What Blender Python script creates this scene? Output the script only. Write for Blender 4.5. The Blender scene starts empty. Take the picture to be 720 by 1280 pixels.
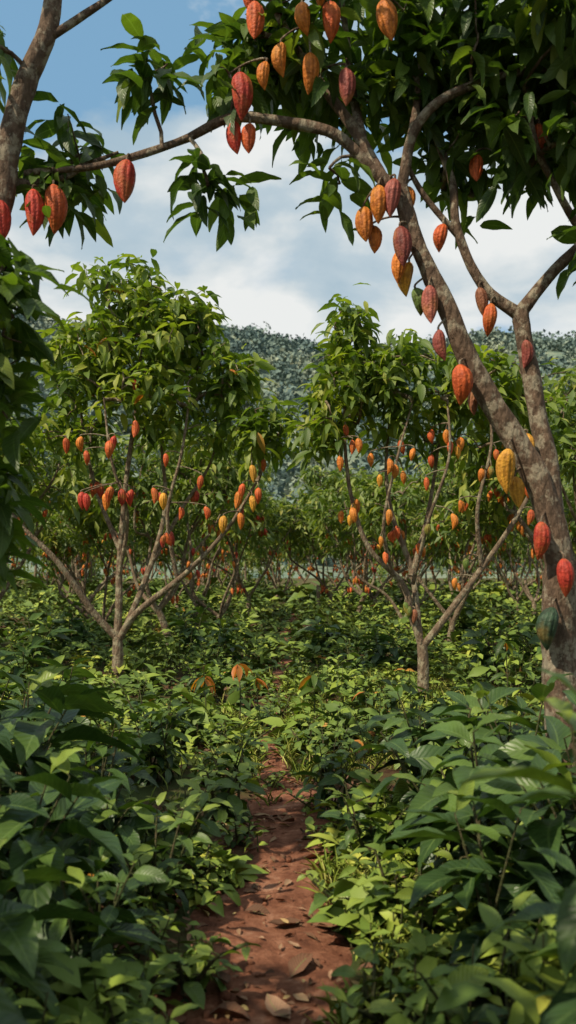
import bpy, math, random
import numpy as np
from mathutils import Vector, noise as mnoise

rng = np.random.default_rng(11)
scene = bpy.context.scene
scene.view_settings.view_transform = 'Standard'
scene.view_settings.look = 'None'
scene.view_settings.exposure = 0

# ------------------------------------------------------------------ helpers
def nrm(v):
    return v / np.maximum(np.linalg.norm(v, axis=-1, keepdims=True), 1e-9)

def mesh_from(name, V, F, mat, attr=None, attr_name='leaf', smooth=True):
    me = bpy.data.meshes.new(name)
    V = np.asarray(V, dtype=np.float32); F = np.asarray(F, dtype=np.int32)
    me.vertices.add(len(V)); me.vertices.foreach_set('co', V.ravel())
    me.loops.add(F.size); me.loops.foreach_set('vertex_index', F.ravel())
    me.polygons.add(len(F)); me.polygons.foreach_set('loop_start', np.arange(len(F), dtype=np.int32) * 4)
    me.update(calc_edges=True)
    if smooth:
        me.polygons.foreach_set('use_smooth', np.ones(len(F), dtype=bool))
    if attr is not None:
        a = me.attributes.new(attr_name, 'FLOAT_COLOR', 'POINT')
        a.data.foreach_set('color', np.asarray(attr, dtype=np.float32).ravel())
    me.materials.append(mat)
    return me

def obj(name, data, parent=None, loc=None, rot=0, scale=1):
    o = bpy.data.objects.new(name, data)
    scene.collection.objects.link(o)
    if parent: o.parent = parent
    if loc is not None: o.location = loc
    o.rotation_euler[2] = rot
    o.scale = (scale, scale, scale)
    return o

# ------------------------------------------------------------------ leaves
def leaf_templates(n, M=6, seed=1, bend=(0.4, 1.3), fold=(0.1, 0.4)):
    r = np.random.default_rng(seed)
    t = np.linspace(0, 1, n + 1)
    w = np.sin(np.pi * np.clip(t, 0, 1) ** 0.85)
    w = np.clip(w, 0, 1) ** 0.8 * (1 - 0.2 * t)
    w[0] = 0.05; w[-1] = 0.02
    out = []
    for m in range(M):
        b = r.uniform(*bend); f = r.uniform(*fold); ph = r.uniform(0, 6.28)
        th = 0.25 * b - b * t
        dx = np.cos(th); dz = np.sin(th)
        x = np.concatenate([[0], np.cumsum((dx[1:] + dx[:-1]) / 2 / n)])
        z = np.concatenate([[0], np.cumsum((dz[1:] + dz[:-1]) / 2 / n)])
        sw = r.uniform(-0.08, 0.08)
        V = np.zeros((n + 1, 3, 3))
        for k, s in enumerate((-1, 0, 1)):
            V[:, k, 0] = x
            V[:, k, 1] = s * w * 0.5 + sw * np.sin(np.pi * t)
            V[:, k, 2] = z + abs(s) * w * f * 0.28 + (0.02 * np.sin(t * 14 + ph + s * 1.3) * abs(s) if n > 3 else 0)
        out.append(V.reshape(-1, 3))
    T = np.array(out)
    tt = np.repeat(t, 3); uu = np.tile([1.0, 0.0, 1.0], n + 1)
    F = []
    for i in range(n):
        for k in range(2):
            a = i * 3 + k
            F.append((a, a + 1, a + 4, a + 3))
    return T, np.array(F), tt, uu

TPL = {n: leaf_templates(n) for n in (2, 3, 5, 8)}
TPL_FLAT = leaf_templates(4, seed=5, bend=(-0.9, 0.9), fold=(0.2, 0.9))

class Leaves:
    def __init__(self): self.d = []
    def add(self, pos, dirs, L, ratio, kind=0.0, roll=0.45, r=None, shade=None):
        r = r or rng
        pos = np.asarray(pos, float).reshape(-1, 3); N = len(pos)
        dirs = nrm(np.asarray(dirs, float).reshape(-1, 3))
        up = np.tile([0, 0, 1.0], (N, 1))
        side = nrm(np.cross(dirs, up) + 1e-6)
        nor = np.cross(side, dirs)
        a = r.normal(0, roll, N)[:, None]
        nor = nor * np.cos(a) + side * np.sin(a)
        side = np.cross(dirs, nor)
        L = np.broadcast_to(L, (N,)).astype(float); ratio = np.broadcast_to(ratio, (N,)).astype(float)
        kind = np.broadcast_to(kind, (N,)).astype(float)
        rand = r.uniform(0, 1, N) if shade is None else np.broadcast_to(shade, (N,))
        self.d.append((pos, dirs, side, nor, L, L * ratio, kind, rand))
    def mesh(self, name, mat, n=5, tpl=None):
        T, F, tt, uu = tpl or TPL[n]
        pos, dirs, side, nor, L, W, kind, rand = [np.concatenate(c) for c in zip(*self.d)]
        N = len(pos)
        ti = rng.integers(0, len(T), N)
        t = T[ti]
        V = pos[:, None] + L[:, None, None] * (t[:, :, 0:1] * dirs[:, None] + t[:, :, 2:3] * nor[:, None]) \
            + W[:, None, None] * t[:, :, 1:2] * side[:, None]
        k = t.shape[1]
        A = np.zeros((N, k, 4))
        A[:, :, 0] = rand[:, None]; A[:, :, 1] = tt; A[:, :, 2] = uu; A[:, :, 3] = kind[:, None]
        FF = (F[None] + (np.arange(N) * k)[:, None, None]).reshape(-1, 4)
        return mesh_from(name, V.reshape(-1, 3), FF, mat, A.reshape(-1, 4))

def az_el(az, el):
    return np.stack([np.cos(az) * np.cos(el), np.sin(az) * np.cos(el), np.sin(el)], -1)

def add_sprigs(lv, P, r, nlo=6, nhi=10, L=0.27, spread=0.08, el=(-1.15, 0.25), kind_p=0.0):
    P = np.asarray(P)
    for p in P:
        n = r.integers(nlo, nhi + 1)
        az = r.uniform(0, 6.28) + np.arange(n) * 2.4 + r.normal(0, .25, n)
        e = r.uniform(el[0], el[1], n)
        d = az_el(az, e)
        pos = p + r.normal(0, spread, (n, 3)) * [0.7, 0.7, 1.0] + d * 0.03
        base = r.uniform(0, 1)
        sh = np.clip(base * 0.65 + r.uniform(0, .4, n), 0, 1)
        LL = L * r.uniform(0.6, 1.15, n)
        kk = np.where(r.uniform(0, 1, n) < kind_p, r.uniform(.5, 1, n), 0)
        lv.add(pos, d, LL, r.uniform(0.30, 0.40, n), kind=kk, r=r, shade=sh)

# ------------------------------------------------------------------ tubes
class Tubes:
    def __init__(self): self.V = []; self.F = []; self.n = 0
    def tube(self, pts, radii, sides=8, sub=4, knob=0.0, r=None):
        r = r or rng
        P = np.asarray(pts, float); Rd = np.asarray(radii, float)
        if len(Rd) == 2 and len(P) > 2:
            Rd = np.linspace(Rd[0], Rd[1], len(P))
        if sub > 1 and len(P) > 2:
            Q = []; RR = []
            E = np.vstack([2 * P[0] - P[1], P, 2 * P[-1] - P[-2]])
            for i in range(len(P) - 1):
                p0, p1, p2, p3 = E[i], E[i + 1], E[i + 2], E[i + 3]
                for s in np.arange(sub) / sub:
                    Q.append(0.5 * ((2 * p1) + (-p0 + p2) * s + (2 * p0 - 5 * p1 + 4 * p2 - p3) * s * s + (-p0 + 3 * p1 - 3 * p2 + p3) * s ** 3))
                    RR.append(Rd[i] * (1 - s) + Rd[i + 1] * s)
            Q.append(P[-1]); RR.append(Rd[-1])
            P = np.array(Q); Rd = np.array(RR)
        m = len(P)
        T = nrm(np.gradient(P, axis=0))
        ref = np.array([1.0, 0, 0]) if abs(T[0][0]) < 0.8 else np.array([0, 1.0, 0])
        u = nrm(np.cross(T[0], ref))
        th = np.arange(sides) / sides * 2 * np.pi
        for i in range(m):
            u = nrm(u - T[i] * np.dot(u, T[i])); v = np.cross(T[i], u)
            rad = np.full(sides, Rd[i])
            if knob:
                kk = np.array([mnoise.noise(Vector((P[i][0] * 5 + math.cos(a) * .8, P[i][1] * 5 + math.sin(a) * .8, P[i][2] * 5))) for a in th])
                rad = rad * (1 + knob * kk + r.normal(0, knob * .12, sides))
            self.V.append(P[i] + np.outer(np.cos(th) * rad, u) + np.outer(np.sin(th) * rad, v))
        for i in range(m - 1):
            a = self.n + i * sides + np.arange(sides)
            b = self.n + i * sides + (np.arange(sides) + 1) % sides
            self.F.append(np.stack([a, b, b + sides, a + sides], -1))
        self.n += m * sides
        return P, Rd
    def mesh(self, name, mat):
        return mesh_from(name, np.vstack(self.V), np.vstack(self.F), mat)

# ------------------------------------------------------------------ pods
POD = dict(red=(0.50, 0.05, 0.03), redor=(0.60, 0.11, 0.03), orange=(0.66, 0.20, 0.03), yellow=(0.72, 0.34, 0.04),
           maroon=(0.28, 0.065, 0.05), pink=(0.44, 0.12, 0.09), brown=(0.27, 0.10, 0.05), green=(0.13, 0.19, 0.04), dkgreen=(0.035, 0.065, 0.035))
class Pods:
    def __init__(self): self.V = []; self.F = []; self.A = []; self.n = 0
    def add(self, top, L, col, tilt=(0, 0), fine=True, r=None, fat=0.222):
        r = r or rng
        tt = np.array([0, .02, .06, .14, .26, .40, .55, .69, .81, .90, .96, 1.0])
        rr = np.array([.06, .26, .50, .78, .96, 1.0, .93, .77, .54, .32, .16, .03])
        segs = 40 if fine else 10
        if not fine:
            tt = tt[[0, 2, 4, 6, 8, 10, 11]]; rr = rr[[0, 2, 4, 6, 8, 10, 11]]
        th = np.arange(segs) / segs * 2 * np.pi
        ax = nrm(np.array([tilt[0], tilt[1], -1.0]))
        u = nrm(np.cross(ax, [0.3, 1, 0.1])); v = np.cross(ax, u)
        fat *= r.uniform(.88, 1.1)
        bend = r.normal(0, .06, 2)
        for t, q in zip(tt, rr):
            rid = 1 + (0.07 * (np.abs(np.cos(5 * th)) * 2 - 1.2) * min(1, q * 1.4) if fine else 0)
            rad = L * fat * q * rid
            c = np.asarray(top) + ax * L * t + (u * bend[0] + v * bend[1]) * L * math.sin(math.pi * t)
            self.V.append(c + np.outer(np.cos(th) * rad, u) + np.outer(np.sin(th) * rad, v))
            a = np.zeros((segs, 4)); a[:, :3] = np.array(col); a[:, 3] = t
            if fine:
                ridge = np.clip(np.abs(np.cos(5 * th)), 0, 1)[:, None]
                a[:, :3] = a[:, :3] * (0.84 + 0.22 * ridge)
            self.A.append(a)
        for i in range(len(tt) - 1):
            a = self.n + i * segs + np.arange(segs)
            b = self.n + i * segs + (np.arange(segs) + 1) % segs
            self.F.append(np.stack([a, b, b + segs, a + segs], -1))
        self.n += len(tt) * segs
    def mesh(self, name, mat):
        return mesh_from(name, np.vstack(self.V), np.vstack(self.F), mat, np.vstack(self.A), 'pod')

# ------------------------------------------------------------------ materials
def new_mat(name):
    m = bpy.data.materials.new(name); m.use_nodes = True
    nt = m.node_tree; nt.nodes.clear()
    return m, nt, nt.nodes, nt.links

def ramp(N, stops):
    r = N.new('ShaderNodeValToRGB'); e = r.color_ramp.elements
    while len(e) < len(stops): e.new(0.5)
    for el, (p, c) in zip(e, stops):
        el.position = p; el.color = (*c, 1) if len(c) == 3 else c
    return r

def mathn(N, Lk, op, a, b=None, clamp=False):
    m = N.new('ShaderNodeMath'); m.operation = op; m.use_clamp = clamp
    for i, x in enumerate((a, b)):
        if x is None: continue
        if isinstance(x, (int, float)): m.inputs[i].default_value = x
        else: Lk.new(x, m.inputs[i])
    return m.outputs[0]

def mixc(N, Lk, fac, a, b, mode='MIX'):
    m = N.new('ShaderNodeMix'); m.data_type = 'RGBA'; m.blend_type = mode
    for s, x in ((m.inputs[0], fac), (m.inputs[6], a), (m.inputs[7], b)):
        if isinstance(x, (int, float)): s.default_value = x
        elif isinstance(x, tuple): s.default_value = (*x, 1)
        else: Lk.new(x, s)
    return m.outputs[2]

def leaf_mat(name, stops, rough=0.42, trans=0.32, veins=True, tex=True, alt=(0.55, 0.16, 0.03), spec=.4):
    m, nt, N, K = new_mat(name)
    at = N.new('ShaderNodeAttribute'); at.attribute_name = 'leaf'
    sp = N.new('ShaderNodeSeparateColor'); K.new(at.outputs['Color'], sp.inputs[0])
    rnd, t, u = sp.outputs[0], sp.outputs[1], sp.outputs[2]
    rp = ramp(N, stops); K.new(rnd, rp.inputs[0])
    col = rp.outputs[0]
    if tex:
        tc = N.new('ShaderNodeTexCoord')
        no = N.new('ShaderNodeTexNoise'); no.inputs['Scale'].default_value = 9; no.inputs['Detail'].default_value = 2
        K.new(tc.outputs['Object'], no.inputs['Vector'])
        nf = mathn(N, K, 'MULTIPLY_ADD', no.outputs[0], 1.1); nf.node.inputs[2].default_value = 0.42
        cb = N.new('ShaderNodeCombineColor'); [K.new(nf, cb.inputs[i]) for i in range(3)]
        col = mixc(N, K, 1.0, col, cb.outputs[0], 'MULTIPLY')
    col = mixc(N, K, at.outputs['Alpha'], col, alt)
    b = N.new('ShaderNodeBsdfPrincipled')
    if veins:
        mid = mathn(N, K, 'LESS_THAN', u, 0.07)
        f = mathn(N, K, 'MULTIPLY', t, 11.0)
        f2 = mathn(N, K, 'MULTIPLY', u, 2.0)
        f = mathn(N, K, 'SUBTRACT', f, f2)
        s = mathn(N, K, 'FRACT', f)
        s = mathn(N, K, 'SUBTRACT', s, 0.5); s = mathn(N, K, 'ABSOLUTE', s)
        vn = mathn(N, K, 'LESS_THAN', s, 0.05)
        vv = mathn(N, K, 'MULTIPLY', vn, 0.2)
        vv = mathn(N, K, 'MAXIMUM', vv, mathn(N, K, 'MULTIPLY', mid, 0.45))
        col2 = mixc(N, K, vv, col, (0.16, 0.24, 0.07))
        bp = N.new('ShaderNodeBump'); bp.inputs['Strength'].default_value = 0.45; bp.inputs['Distance'].default_value = 0.006
        K.new(s, bp.inputs['Height']); K.new(bp.outputs[0], b.inputs['Normal'])
        col = col2
    K.new(col, b.inputs['Base Color'])
    b.inputs['Roughness'].default_value = rough
    b.inputs['Specular IOR Level'].default_value = spec
    o = N.new('ShaderNodeOutputMaterial')
    if trans > 0:
        tr = N.new('ShaderNodeBsdfTranslucent')
        tcol = mixc(N, K, 1.0, col, (1.5, 1.7, 0.5), 'MULTIPLY')
        K.new(tcol, tr.inputs[0])
        mx = N.new('ShaderNodeMixShader'); mx.inputs[0].default_value = trans
        K.new(b.outputs[0], mx.inputs[1]); K.new(tr.outputs[0], mx.inputs[2])
        K.new(mx.outputs[0], o.inputs[0])
    else:
        K.new(b.outputs[0], o.inputs[0])
    return m

M_leaf = leaf_mat('cacao_leaf', [(0, (0.06, 0.105, 0.02)), (0.4, (0.12, 0.18, 0.03)), (0.75, (0.23, 0.285, 0.04)), (1, (0.38, 0.38, 0.07))], tex=False, veins=True, rough=.45, trans=.36)
M_leaf_far = leaf_mat('cacao_leaf_grove', [(0, (0.065, 0.11, 0.03)), (0.45, (0.125, 0.18, 0.04)), (0.8, (0.22, 0.27, 0.05)), (1, (0.36, 0.35, 0.075))], tex=False, veins=False, rough=.5, trans=.3)
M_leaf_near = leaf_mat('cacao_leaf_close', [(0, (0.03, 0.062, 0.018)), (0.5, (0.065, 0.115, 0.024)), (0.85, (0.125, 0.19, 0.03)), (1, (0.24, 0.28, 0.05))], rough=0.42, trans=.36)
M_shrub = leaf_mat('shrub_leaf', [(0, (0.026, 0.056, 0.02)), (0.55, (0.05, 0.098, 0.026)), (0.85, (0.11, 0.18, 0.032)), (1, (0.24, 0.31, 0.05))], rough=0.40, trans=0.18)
M_under = leaf_mat('undergrowth_leaf', [(0, (0.045, 0.082, 0.018)), (0.45, (0.12, 0.185, 0.03)), (0.8, (0.25, 0.32, 0.045)), (1, (0.42, 0.43, 0.075))], veins=False, tex=False, rough=0.55, spec=.3, trans=0)
M_grass = leaf_mat('grass_blade', [(0, (0.14, 0.20, 0.025)), (0.6, (0.27, 0.33, 0.05)), (1, (0.42, 0.40, 0.11))], veins=False, tex=False, rough=0.55, spec=.25, trans=0)
M_dry = leaf_mat('dry_leaf', [(0, (0.08, 0.035, 0.02)), (0.5, (0.2, 0.09, 0.05)), (0.85, (0.36, 0.21, 0.13)), (1, (0.48, 0.36, 0.14))], veins=True, tex=False, rough=0.7, trans=0)

def bark_mat(name, c0, c1, lich, sc=1.0):
    m, nt, N, K = new_mat(name)
    tc = N.new('ShaderNodeTexCoord')
    mp = N.new('ShaderNodeMapping'); mp.inputs['Scale'].default_value = (1, 1, 0.45); K.new(tc.outputs['Object'], mp.inputs[0])
    n1 = N.new('ShaderNodeTexNoise'); n1.inputs['Scale'].default_value = 28 * sc; n1.inputs['Detail'].default_value = 7; n1.inputs['Roughness'].default_value = .7
    K.new(mp.outputs[0], n1.inputs['Vector'])
    n2 = N.new('ShaderNodeTexNoise'); n2.inputs['Scale'].default_value = 9 * sc; n2.inputs['Detail'].default_value = 6; n2.inputs['Roughness'].default_value = .7
    K.new(tc.outputs['Object'], n2.inputs['Vector'])
    r1 = ramp(N, [(0.3, c0), (0.7, c1)]); K.new(n1.outputs[0], r1.inputs[0])
    r2 = ramp(N, [(0.50, (0, 0, 0)), (0.58, (1, 1, 1))]); K.new(n2.outputs[0], r2.inputs[0])
    f = mathn(N, K, 'MULTIPLY', r2.outputs[0], 0.7)
    col = mixc(N, K, f, r1.outputs[0], lich)
    vo = N.new('ShaderNodeTexVoronoi'); vo.inputs['Scale'].default_value = 34 * sc
    K.new(mp.outputs[0], vo.inputs['Vector'])
    h = mathn(N, K, 'MULTIPLY_ADD', vo.outputs[0], -0.5); K.new(n1.outputs[0], h.node.inputs[2])
    bp = N.new('ShaderNodeBump'); bp.inputs['Strength'].default_value = 1; bp.inputs['Distance'].default_value = 0.03
    K.new(h, bp.inputs['Height'])
    b = N.new('ShaderNodeBsdfPrincipled'); K.new(col, b.inputs['Base Color']); K.new(bp.outputs[0], b.inputs['Normal'])
    b.inputs['Roughness'].default_value = 0.85; b.inputs['Specular IOR Level'].default_value = 0.25
    o = N.new('ShaderNodeOutputMaterial'); K.new(b.outputs[0], o.inputs[0])
    return m
M_bark = bark_mat('cacao_bark', (0.09, 0.062, 0.042), (0.26, 0.185, 0.125), (0.36, 0.32, 0.22))
M_barkN = bark_mat('cacao_bark_close', (0.06, 0.038, 0.026), (0.22, 0.145, 0.10), (0.40, 0.35, 0.26))
M_stem = bark_mat('green_stem', (0.06, 0.07, 0.025), (0.12, 0.13, 0.05), (0.14, 0.1, 0.06), 2)

def pod_mat():
    m, nt, N, K = new_mat('cacao_pod_skin')
    at = N.new('ShaderNodeAttribute'); at.attribute_name = 'pod'
    tc = N.new('ShaderNodeTexCoord')
    n1 = N.new('ShaderNodeTexNoise'); n1.inputs['Scale'].default_value = 30; n1.inputs['Detail'].default_value = 7; n1.inputs['Roughness'].default_value = .65
    K.new(tc.outputs['Object'], n1.inputs['Vector'])
    r = ramp(N, [(0.33, (0.5, 0.42, 0.4)), (0.62, (1.15, 1.2, 1.25))]); K.new(n1.outputs[0], r.inputs[0])
    col = mixc(N, K, 1.0, at.outputs['Color'], r.outputs[0], 'MULTIPLY')
    n2 = N.new('ShaderNodeTexNoise'); n2.inputs['Scale'].default_value = 6; n2.inputs['Detail'].default_value = 4; K.new(tc.outputs['Object'], n2.inputs['Vector'])
    f = ramp(N, [(0.48, (0, 0, 0)), (0.75, (.5, .5, .5))]); K.new(n2.outputs[0], f.inputs[0])
    col = mixc(N, K, f.outputs[0], col, (0.5, 0.26, 0.05))
    bp = N.new('ShaderNodeBump'); bp.inputs['Strength'].default_value = 0.6; bp.inputs['Distance'].default_value = 0.012
    n3 = N.new('ShaderNodeTexNoise'); n3.inputs['Scale'].default_value = 70; n3.inputs['Detail'].default_value = 4; K.new(tc.outputs['Object'], n3.inputs['Vector'])
    K.new(n3.outputs[0], bp.inputs['Height'])
    b = N.new('ShaderNodeBsdfPrincipled'); K.new(col, b.inputs['Base Color']); K.new(bp.outputs[0], b.inputs['Normal'])
    b.inputs['Roughness'].default_value = 0.55; b.inputs['Specular IOR Level'].default_value = 0.3
    o = N.new('ShaderNodeOutputMaterial'); K.new(b.outputs[0], o.inputs[0])
    return m
M_pod = pod_mat()

# ------------------------------------------------------------------ trees
def twig_growth(tb, nodes, targets, r, sides=5, rbase=0.0042, rmax=0.03):
    nodes = [np.array(n) for n in nodes]
    n0 = len(nodes)
    NA = np.array(nodes)
    T = np.array(targets)
    dmin = np.array([np.min(np.linalg.norm(NA - t, axis=1)) for t in T])
    segs = []
    for i in np.argsort(dmin):
        t = T[i]
        d = np.linalg.norm(NA - t, axis=1) + 0.5 * np.maximum(0, NA[:, 2] - t[2]) + 0.02
        j = int(np.argmin(d)); a = NA[j]; Ln = np.linalg.norm(t - a)
        k = 3 if Ln > 0.5 else 2
        prev = j
        for s in range(1, k + 1):
            q = a + (t - a) * s / k
            if s < k: q = q + r.normal(0, 0.07, 3) * Ln + np.array([0, 0, 0.05 * Ln])
            NA = np.vstack([NA, q]); idx = len(NA) - 1
            segs.append((prev, idx)); prev = idx
    cnt = np.ones(len(NA))
    for a, b in reversed(segs):
        if a >= n0: cnt[a] += cnt[b]
    for a, b in segs:
        rb = min(rmax, rbase * cnt[b] ** 0.5)
        ra = min(rmax, rbase * (cnt[a] ** 0.5 if a >= n0 else (cnt[b] + 1) ** 0.5))
        m = (NA[a] + NA[b]) / 2 + r.normal(0, 0.03, 3) * np.linalg.norm(NA[a] - NA[b])
        tb.tube([NA[a], m, NA[b]], [ra, (ra + rb) / 2, rb], sides=sides, sub=1)
    return NA[n0:]

def lobe_points(lobes, r):
    out = []
    for (cx, cy, cz, rx, ry, rz, n) in lobes:
        v = nrm(r.normal(0, 1, (n, 3))) * (r.uniform(0.12, 1.0, (n, 1)) ** 0.42)
        out.append(np.array([cx, cy, cz]) + v * [rx, ry, rz])
    return np.vstack(out)

def build_tree(tag, limbs, lobes, seed, leafL=0.27, nseg=3, sides=8, knob=0.12, mat_leaf=None, mat_bark=None,
               zmin=1.3, pods=(), randpods=0, podz=(1.0, 3.6), podcols=('red', 'orange'), podL=(0.15, 0.21),
               fine=False, sprig=(6, 10), kind_p=0.0, sides_tw=5):
    r = np.random.default_rng(seed)
    tb = Tubes(); lv = Leaves(); pd = Pods()
    nodes = []; limbpts = []
    for pts, ra, rb in limbs:
        P, Rd = tb.tube(pts, (ra, rb), sides=sides, sub=5, knob=knob, r=r)
        for p, q in zip(P, Rd):
            limbpts.append((p, q))
            if p[2] > zmin: nodes.append(p)
    tgt = lobe_points(lobes, r)
    tw = twig_growth(tb, nodes, tgt, r, sides=sides_tw)
    add_sprigs(lv, tgt, r, sprig[0], sprig[1], L=leafL, kind_p=kind_p)
    LP = np.array([p for p, q in limbpts]); LR = np.array([q for p, q in limbpts])
    allp = np.vstack([LP, tw]); allr = np.concatenate([LR, np.full(len(tw), .006)])
    for (x, y, z, L, c) in pods:
        top = np.array([x, y, z + L / 2])
        d = np.linalg.norm(allp - top, axis=1) - allr * 0.8 + 1.2 * np.maximum(0, top[2] - allp[:, 2])
        j = int(np.argmin(d)); a = allp[j]
        pd.add(top, L, np.array(POD[c]) * r.uniform(.8, 1.1), tilt=r.normal(0, .1, 2), fine=True, r=r)
        tb.tube([a, (a + top) / 2 + [0, 0, .03], top + [0, 0, .02], top - [0, 0, .01]], [.009, .007, .007, .008], sides=6, sub=3)
    cand = [p for p, q in limbpts if podz[0] < p[2] < podz[1]] * 2 + [p for p in tw if podz[0] < p[2] < podz[1]]
    if randpods and cand:
        cand = np.array(cand)
        c = 0
        while c < randpods:
            p = cand[r.integers(len(cand))]
            for q in range(r.integers(1, 5)):
                L = r.uniform(*podL)
                top = p + [r.normal(0, .07), r.normal(0, .07), -r.uniform(.03, .12)]
                cc = np.array(POD[podcols[r.integers(len(podcols))]]) * r.uniform(.7, 1.15)
                pd.add(top, L, np.clip(cc, 0, 1), tilt=r.normal(0, .15, 2), fine=fine, r=r)
                tb.tube([p, (p + top) / 2, top], [.008, .007, .007], sides=4, sub=1)
                c += 1
    res = dict(branches=tb.mesh(tag + '_branches', mat_bark or M_bark),
               foliage=lv.mesh(tag + '_foliage', mat_leaf or M_leaf, nseg))
    if pd.n: res['pods'] = pd.mesh(tag + '_pods', M_pod)
    return res

def place_tree(res, loc=(0, 0, 0), rot=0, scale=1, name='cacao_tree', parent=None):
    if parent is None:
        e = obj(name, None, loc=loc, rot=rot, scale=scale)
        for k, me in res.items(): obj(k, me, parent=e)
    else:
        for k, me in res.items(): obj(k, me, parent=parent, loc=loc, rot=rot, scale=scale)

# ---- foreground right tree (stands at x 1.7, y 5.3)
Y = 5.33
fgR_limbs = [
 ([(1.80, Y, -.1), (1.74, Y, .6), (1.70, Y + .02, 1.15), (1.70, Y, 1.75)], .125, .10),
 ([(1.69, Y, 1.72), (1.63, Y, 2.05), (1.47, Y, 2.42), (1.18, Y - .02, 2.88), (.98, Y - .04, 3.33), (.79, Y - .02, 3.75), (.70, Y, 4.08)], .092, .046),
 ([(.70, Y, 4.05), (.52, Y, 4.2), (.30, Y - .02, 4.40), (0, Y - .03, 4.47), (-.35, Y - .03, 4.5), (-.70, Y, 4.36), (-1.2, Y + .05, 4.24), (-1.68, Y + .1, 4.22)], .042, .018),
 ([(.60, Y, 4.13), (.43, Y + .05, 4.45), (.2, Y + .1, 4.8), (0, Y + .1, 5.1), (-.22, Y + .1, 5.6)], .038, .022),
 ([(.47, Y + .04, 4.38), (.42, Y + .2, 4.8), (.38, Y + .3, 5.25), (.3, Y + .3, 5.9)], .03, .018),
 ([(.71, Y, 4.08), (.80, Y - .05, 4.45), (1.05, Y - .1, 4.63), (1.5, Y - .1, 4.76), (1.95, Y, 4.82)], .034, .02),
 ([(.74, Y, 4.2), (.82, Y + .1, 4.65), (.88, Y + .2, 5.1), (1.0, Y + .3, 5.8)], .03, .018),
 ([(1.69, Y, 1.7), (1.65, Y + .06, 2.3), (1.57, Y + .1, 2.8), (1.51, Y + .12, 3.2), (1.48, Y + .12, 3.36)], .072, .048),
 ([(1.48, Y + .12, 3.32), (1.25, Y + .12, 3.5), (1.08, Y + .1, 3.85), (1.05, Y + .15, 4.2), (.92, Y + .3, 4.7)], .038, .022),
 ([(1.1, Y + .1, 3.8), (.86, Y + .05, 4.05), (.73, Y, 4.25)], .022, .014),
 ([(1.49, Y + .12, 3.34), (1.70, Y + .1, 3.6), (2.0, Y, 3.92), (2.3, Y, 4.6)], .044, .028),
 ([(1.88, Y + .05, 3.78), (1.68, Y - .05, 4.02), (1.52, Y - .1, 4.3), (1.45, Y - .1, 4.7)], .026, .016),
]
Yp = Y - .06
def fp(px_x, px_z, L, c, dy=0): return (px_x, Yp + dy, px_z, L, c)
fgR_pods = [
 fp(-.20, 4.99, .23, 'redor', -.15), fp(.085, 5.0, .2, 'orange', -.15), fp(.25, 4.98, .25, 'redor', -.15), fp(.565, 4.95, .26, 'orange', -.2),
 fp(.135, 4.71, .24, 'orange', -.1), fp(-.04, 4.79, .2, 'orange', -.1), fp(-.135, 4.69, .17, 'orange', -.1), fp(.35, 4.62, .23, 'maroon', -.1),
 fp(-.29, 4.54, .29, 'red', -.14), fp(-.335, 4.36, .21, 'red'), fp(-.235, 4.355, .19, 'redor'),
 fp(-.995, 4.085, .28, 'red'), fp(.655, 3.97, .235, 'pink', -.05), fp(.56, 3.94, .24, 'orange', -.02), fp(.475, 3.84, .23, 'orange', .05),
 fp(.54, 3.77, .19, 'orange', .12), fp(.685, 3.66, .26, 'maroon', -.06), fp(.71, 3.58, .22, 'orange', .05), fp(.765, 3.52, .22, 'yellow', .1),
 fp(.795, 3.36, .18, 'green', .05), fp(.865, 3.31, .24, 'pink', -.06), fp(.925, 3.065, .2, 'maroon', -.04), fp(1.05, 2.82, .25, 'redor', -.07),
 fp(.98, 3.78, .18, 'redor', .1), fp(1.205, 3.38, .18, 'brown', .1), fp(1.28, 3.265, .21, 'redor', .1), fp(1.19, 4.22, .18, 'redor', .1),
 fp(.75, 4.02, .17, 'orange', .1), fp(1.34, 2.29, .28, 'yellow', -.08), fp(1.41, 2.17, .2, 'yellow', .02), fp(1.50, 2.46, .17, 'yellow', .08),
 fp(1.545, 1.865, .24, 'red', -.08), fp(1.665, 1.64, .24, 'red', -.12), fp(1.605, 1.33, .27, 'dkgreen', -.1), fp(1.17, 2.74, .16, 'brown', .1),
 fp(.20, 5.17, .2, 'orange', -.15), fp(-.22, 5.17, .2, 'redor', -.1), fp(1.55, 4.35, .2, 'redor'), fp(1.5, 3.05, .18, 'maroon', .1),
]
fgR_lobes = [(.35, Y + .35, 5.1, .72, .6, .42, 50), (1.5, Y + .2, 5.0, .65, .9, .5, 105), (1.95, Y, 4.7, .4, .7, .5, 40), (1.6, Y - .1, 4.35, .35, .45, .2, 16),
             (-.85, Y, 4.80, .14, .15, .1, 5), (-.35, Y, 4.08, .28, .25, .08, 5), (-.2, Y + .25, 5.15, .35, .35, .25, 16), (-.42, Y + .1, 4.75, .12, .2, .1, 3),
             (.3, Y + .2, 4.2, .12, .2, .08, 3), (1.1, Y + .3, 4.35, .3, .3, .2, 7), (.85, Y + .35, 4.9, .4, .5, .3, 22), (1.95, Y, 3.7, .25, .4, .2, 7),
             (1.8, 4.3, 5.9, 1.3, 1.2, .5, 50), (.6, 5.2, 6.1, 1.3, 1.1, .5, 40)]
place_tree(build_tree('fg_tree', fgR_limbs, fgR_lobes, 3, leafL=.29, nseg=8, sides=20, knob=.24, mat_leaf=M_leaf_near, mat_bark=M_barkN, zmin=3.4, pods=fgR_pods))

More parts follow.
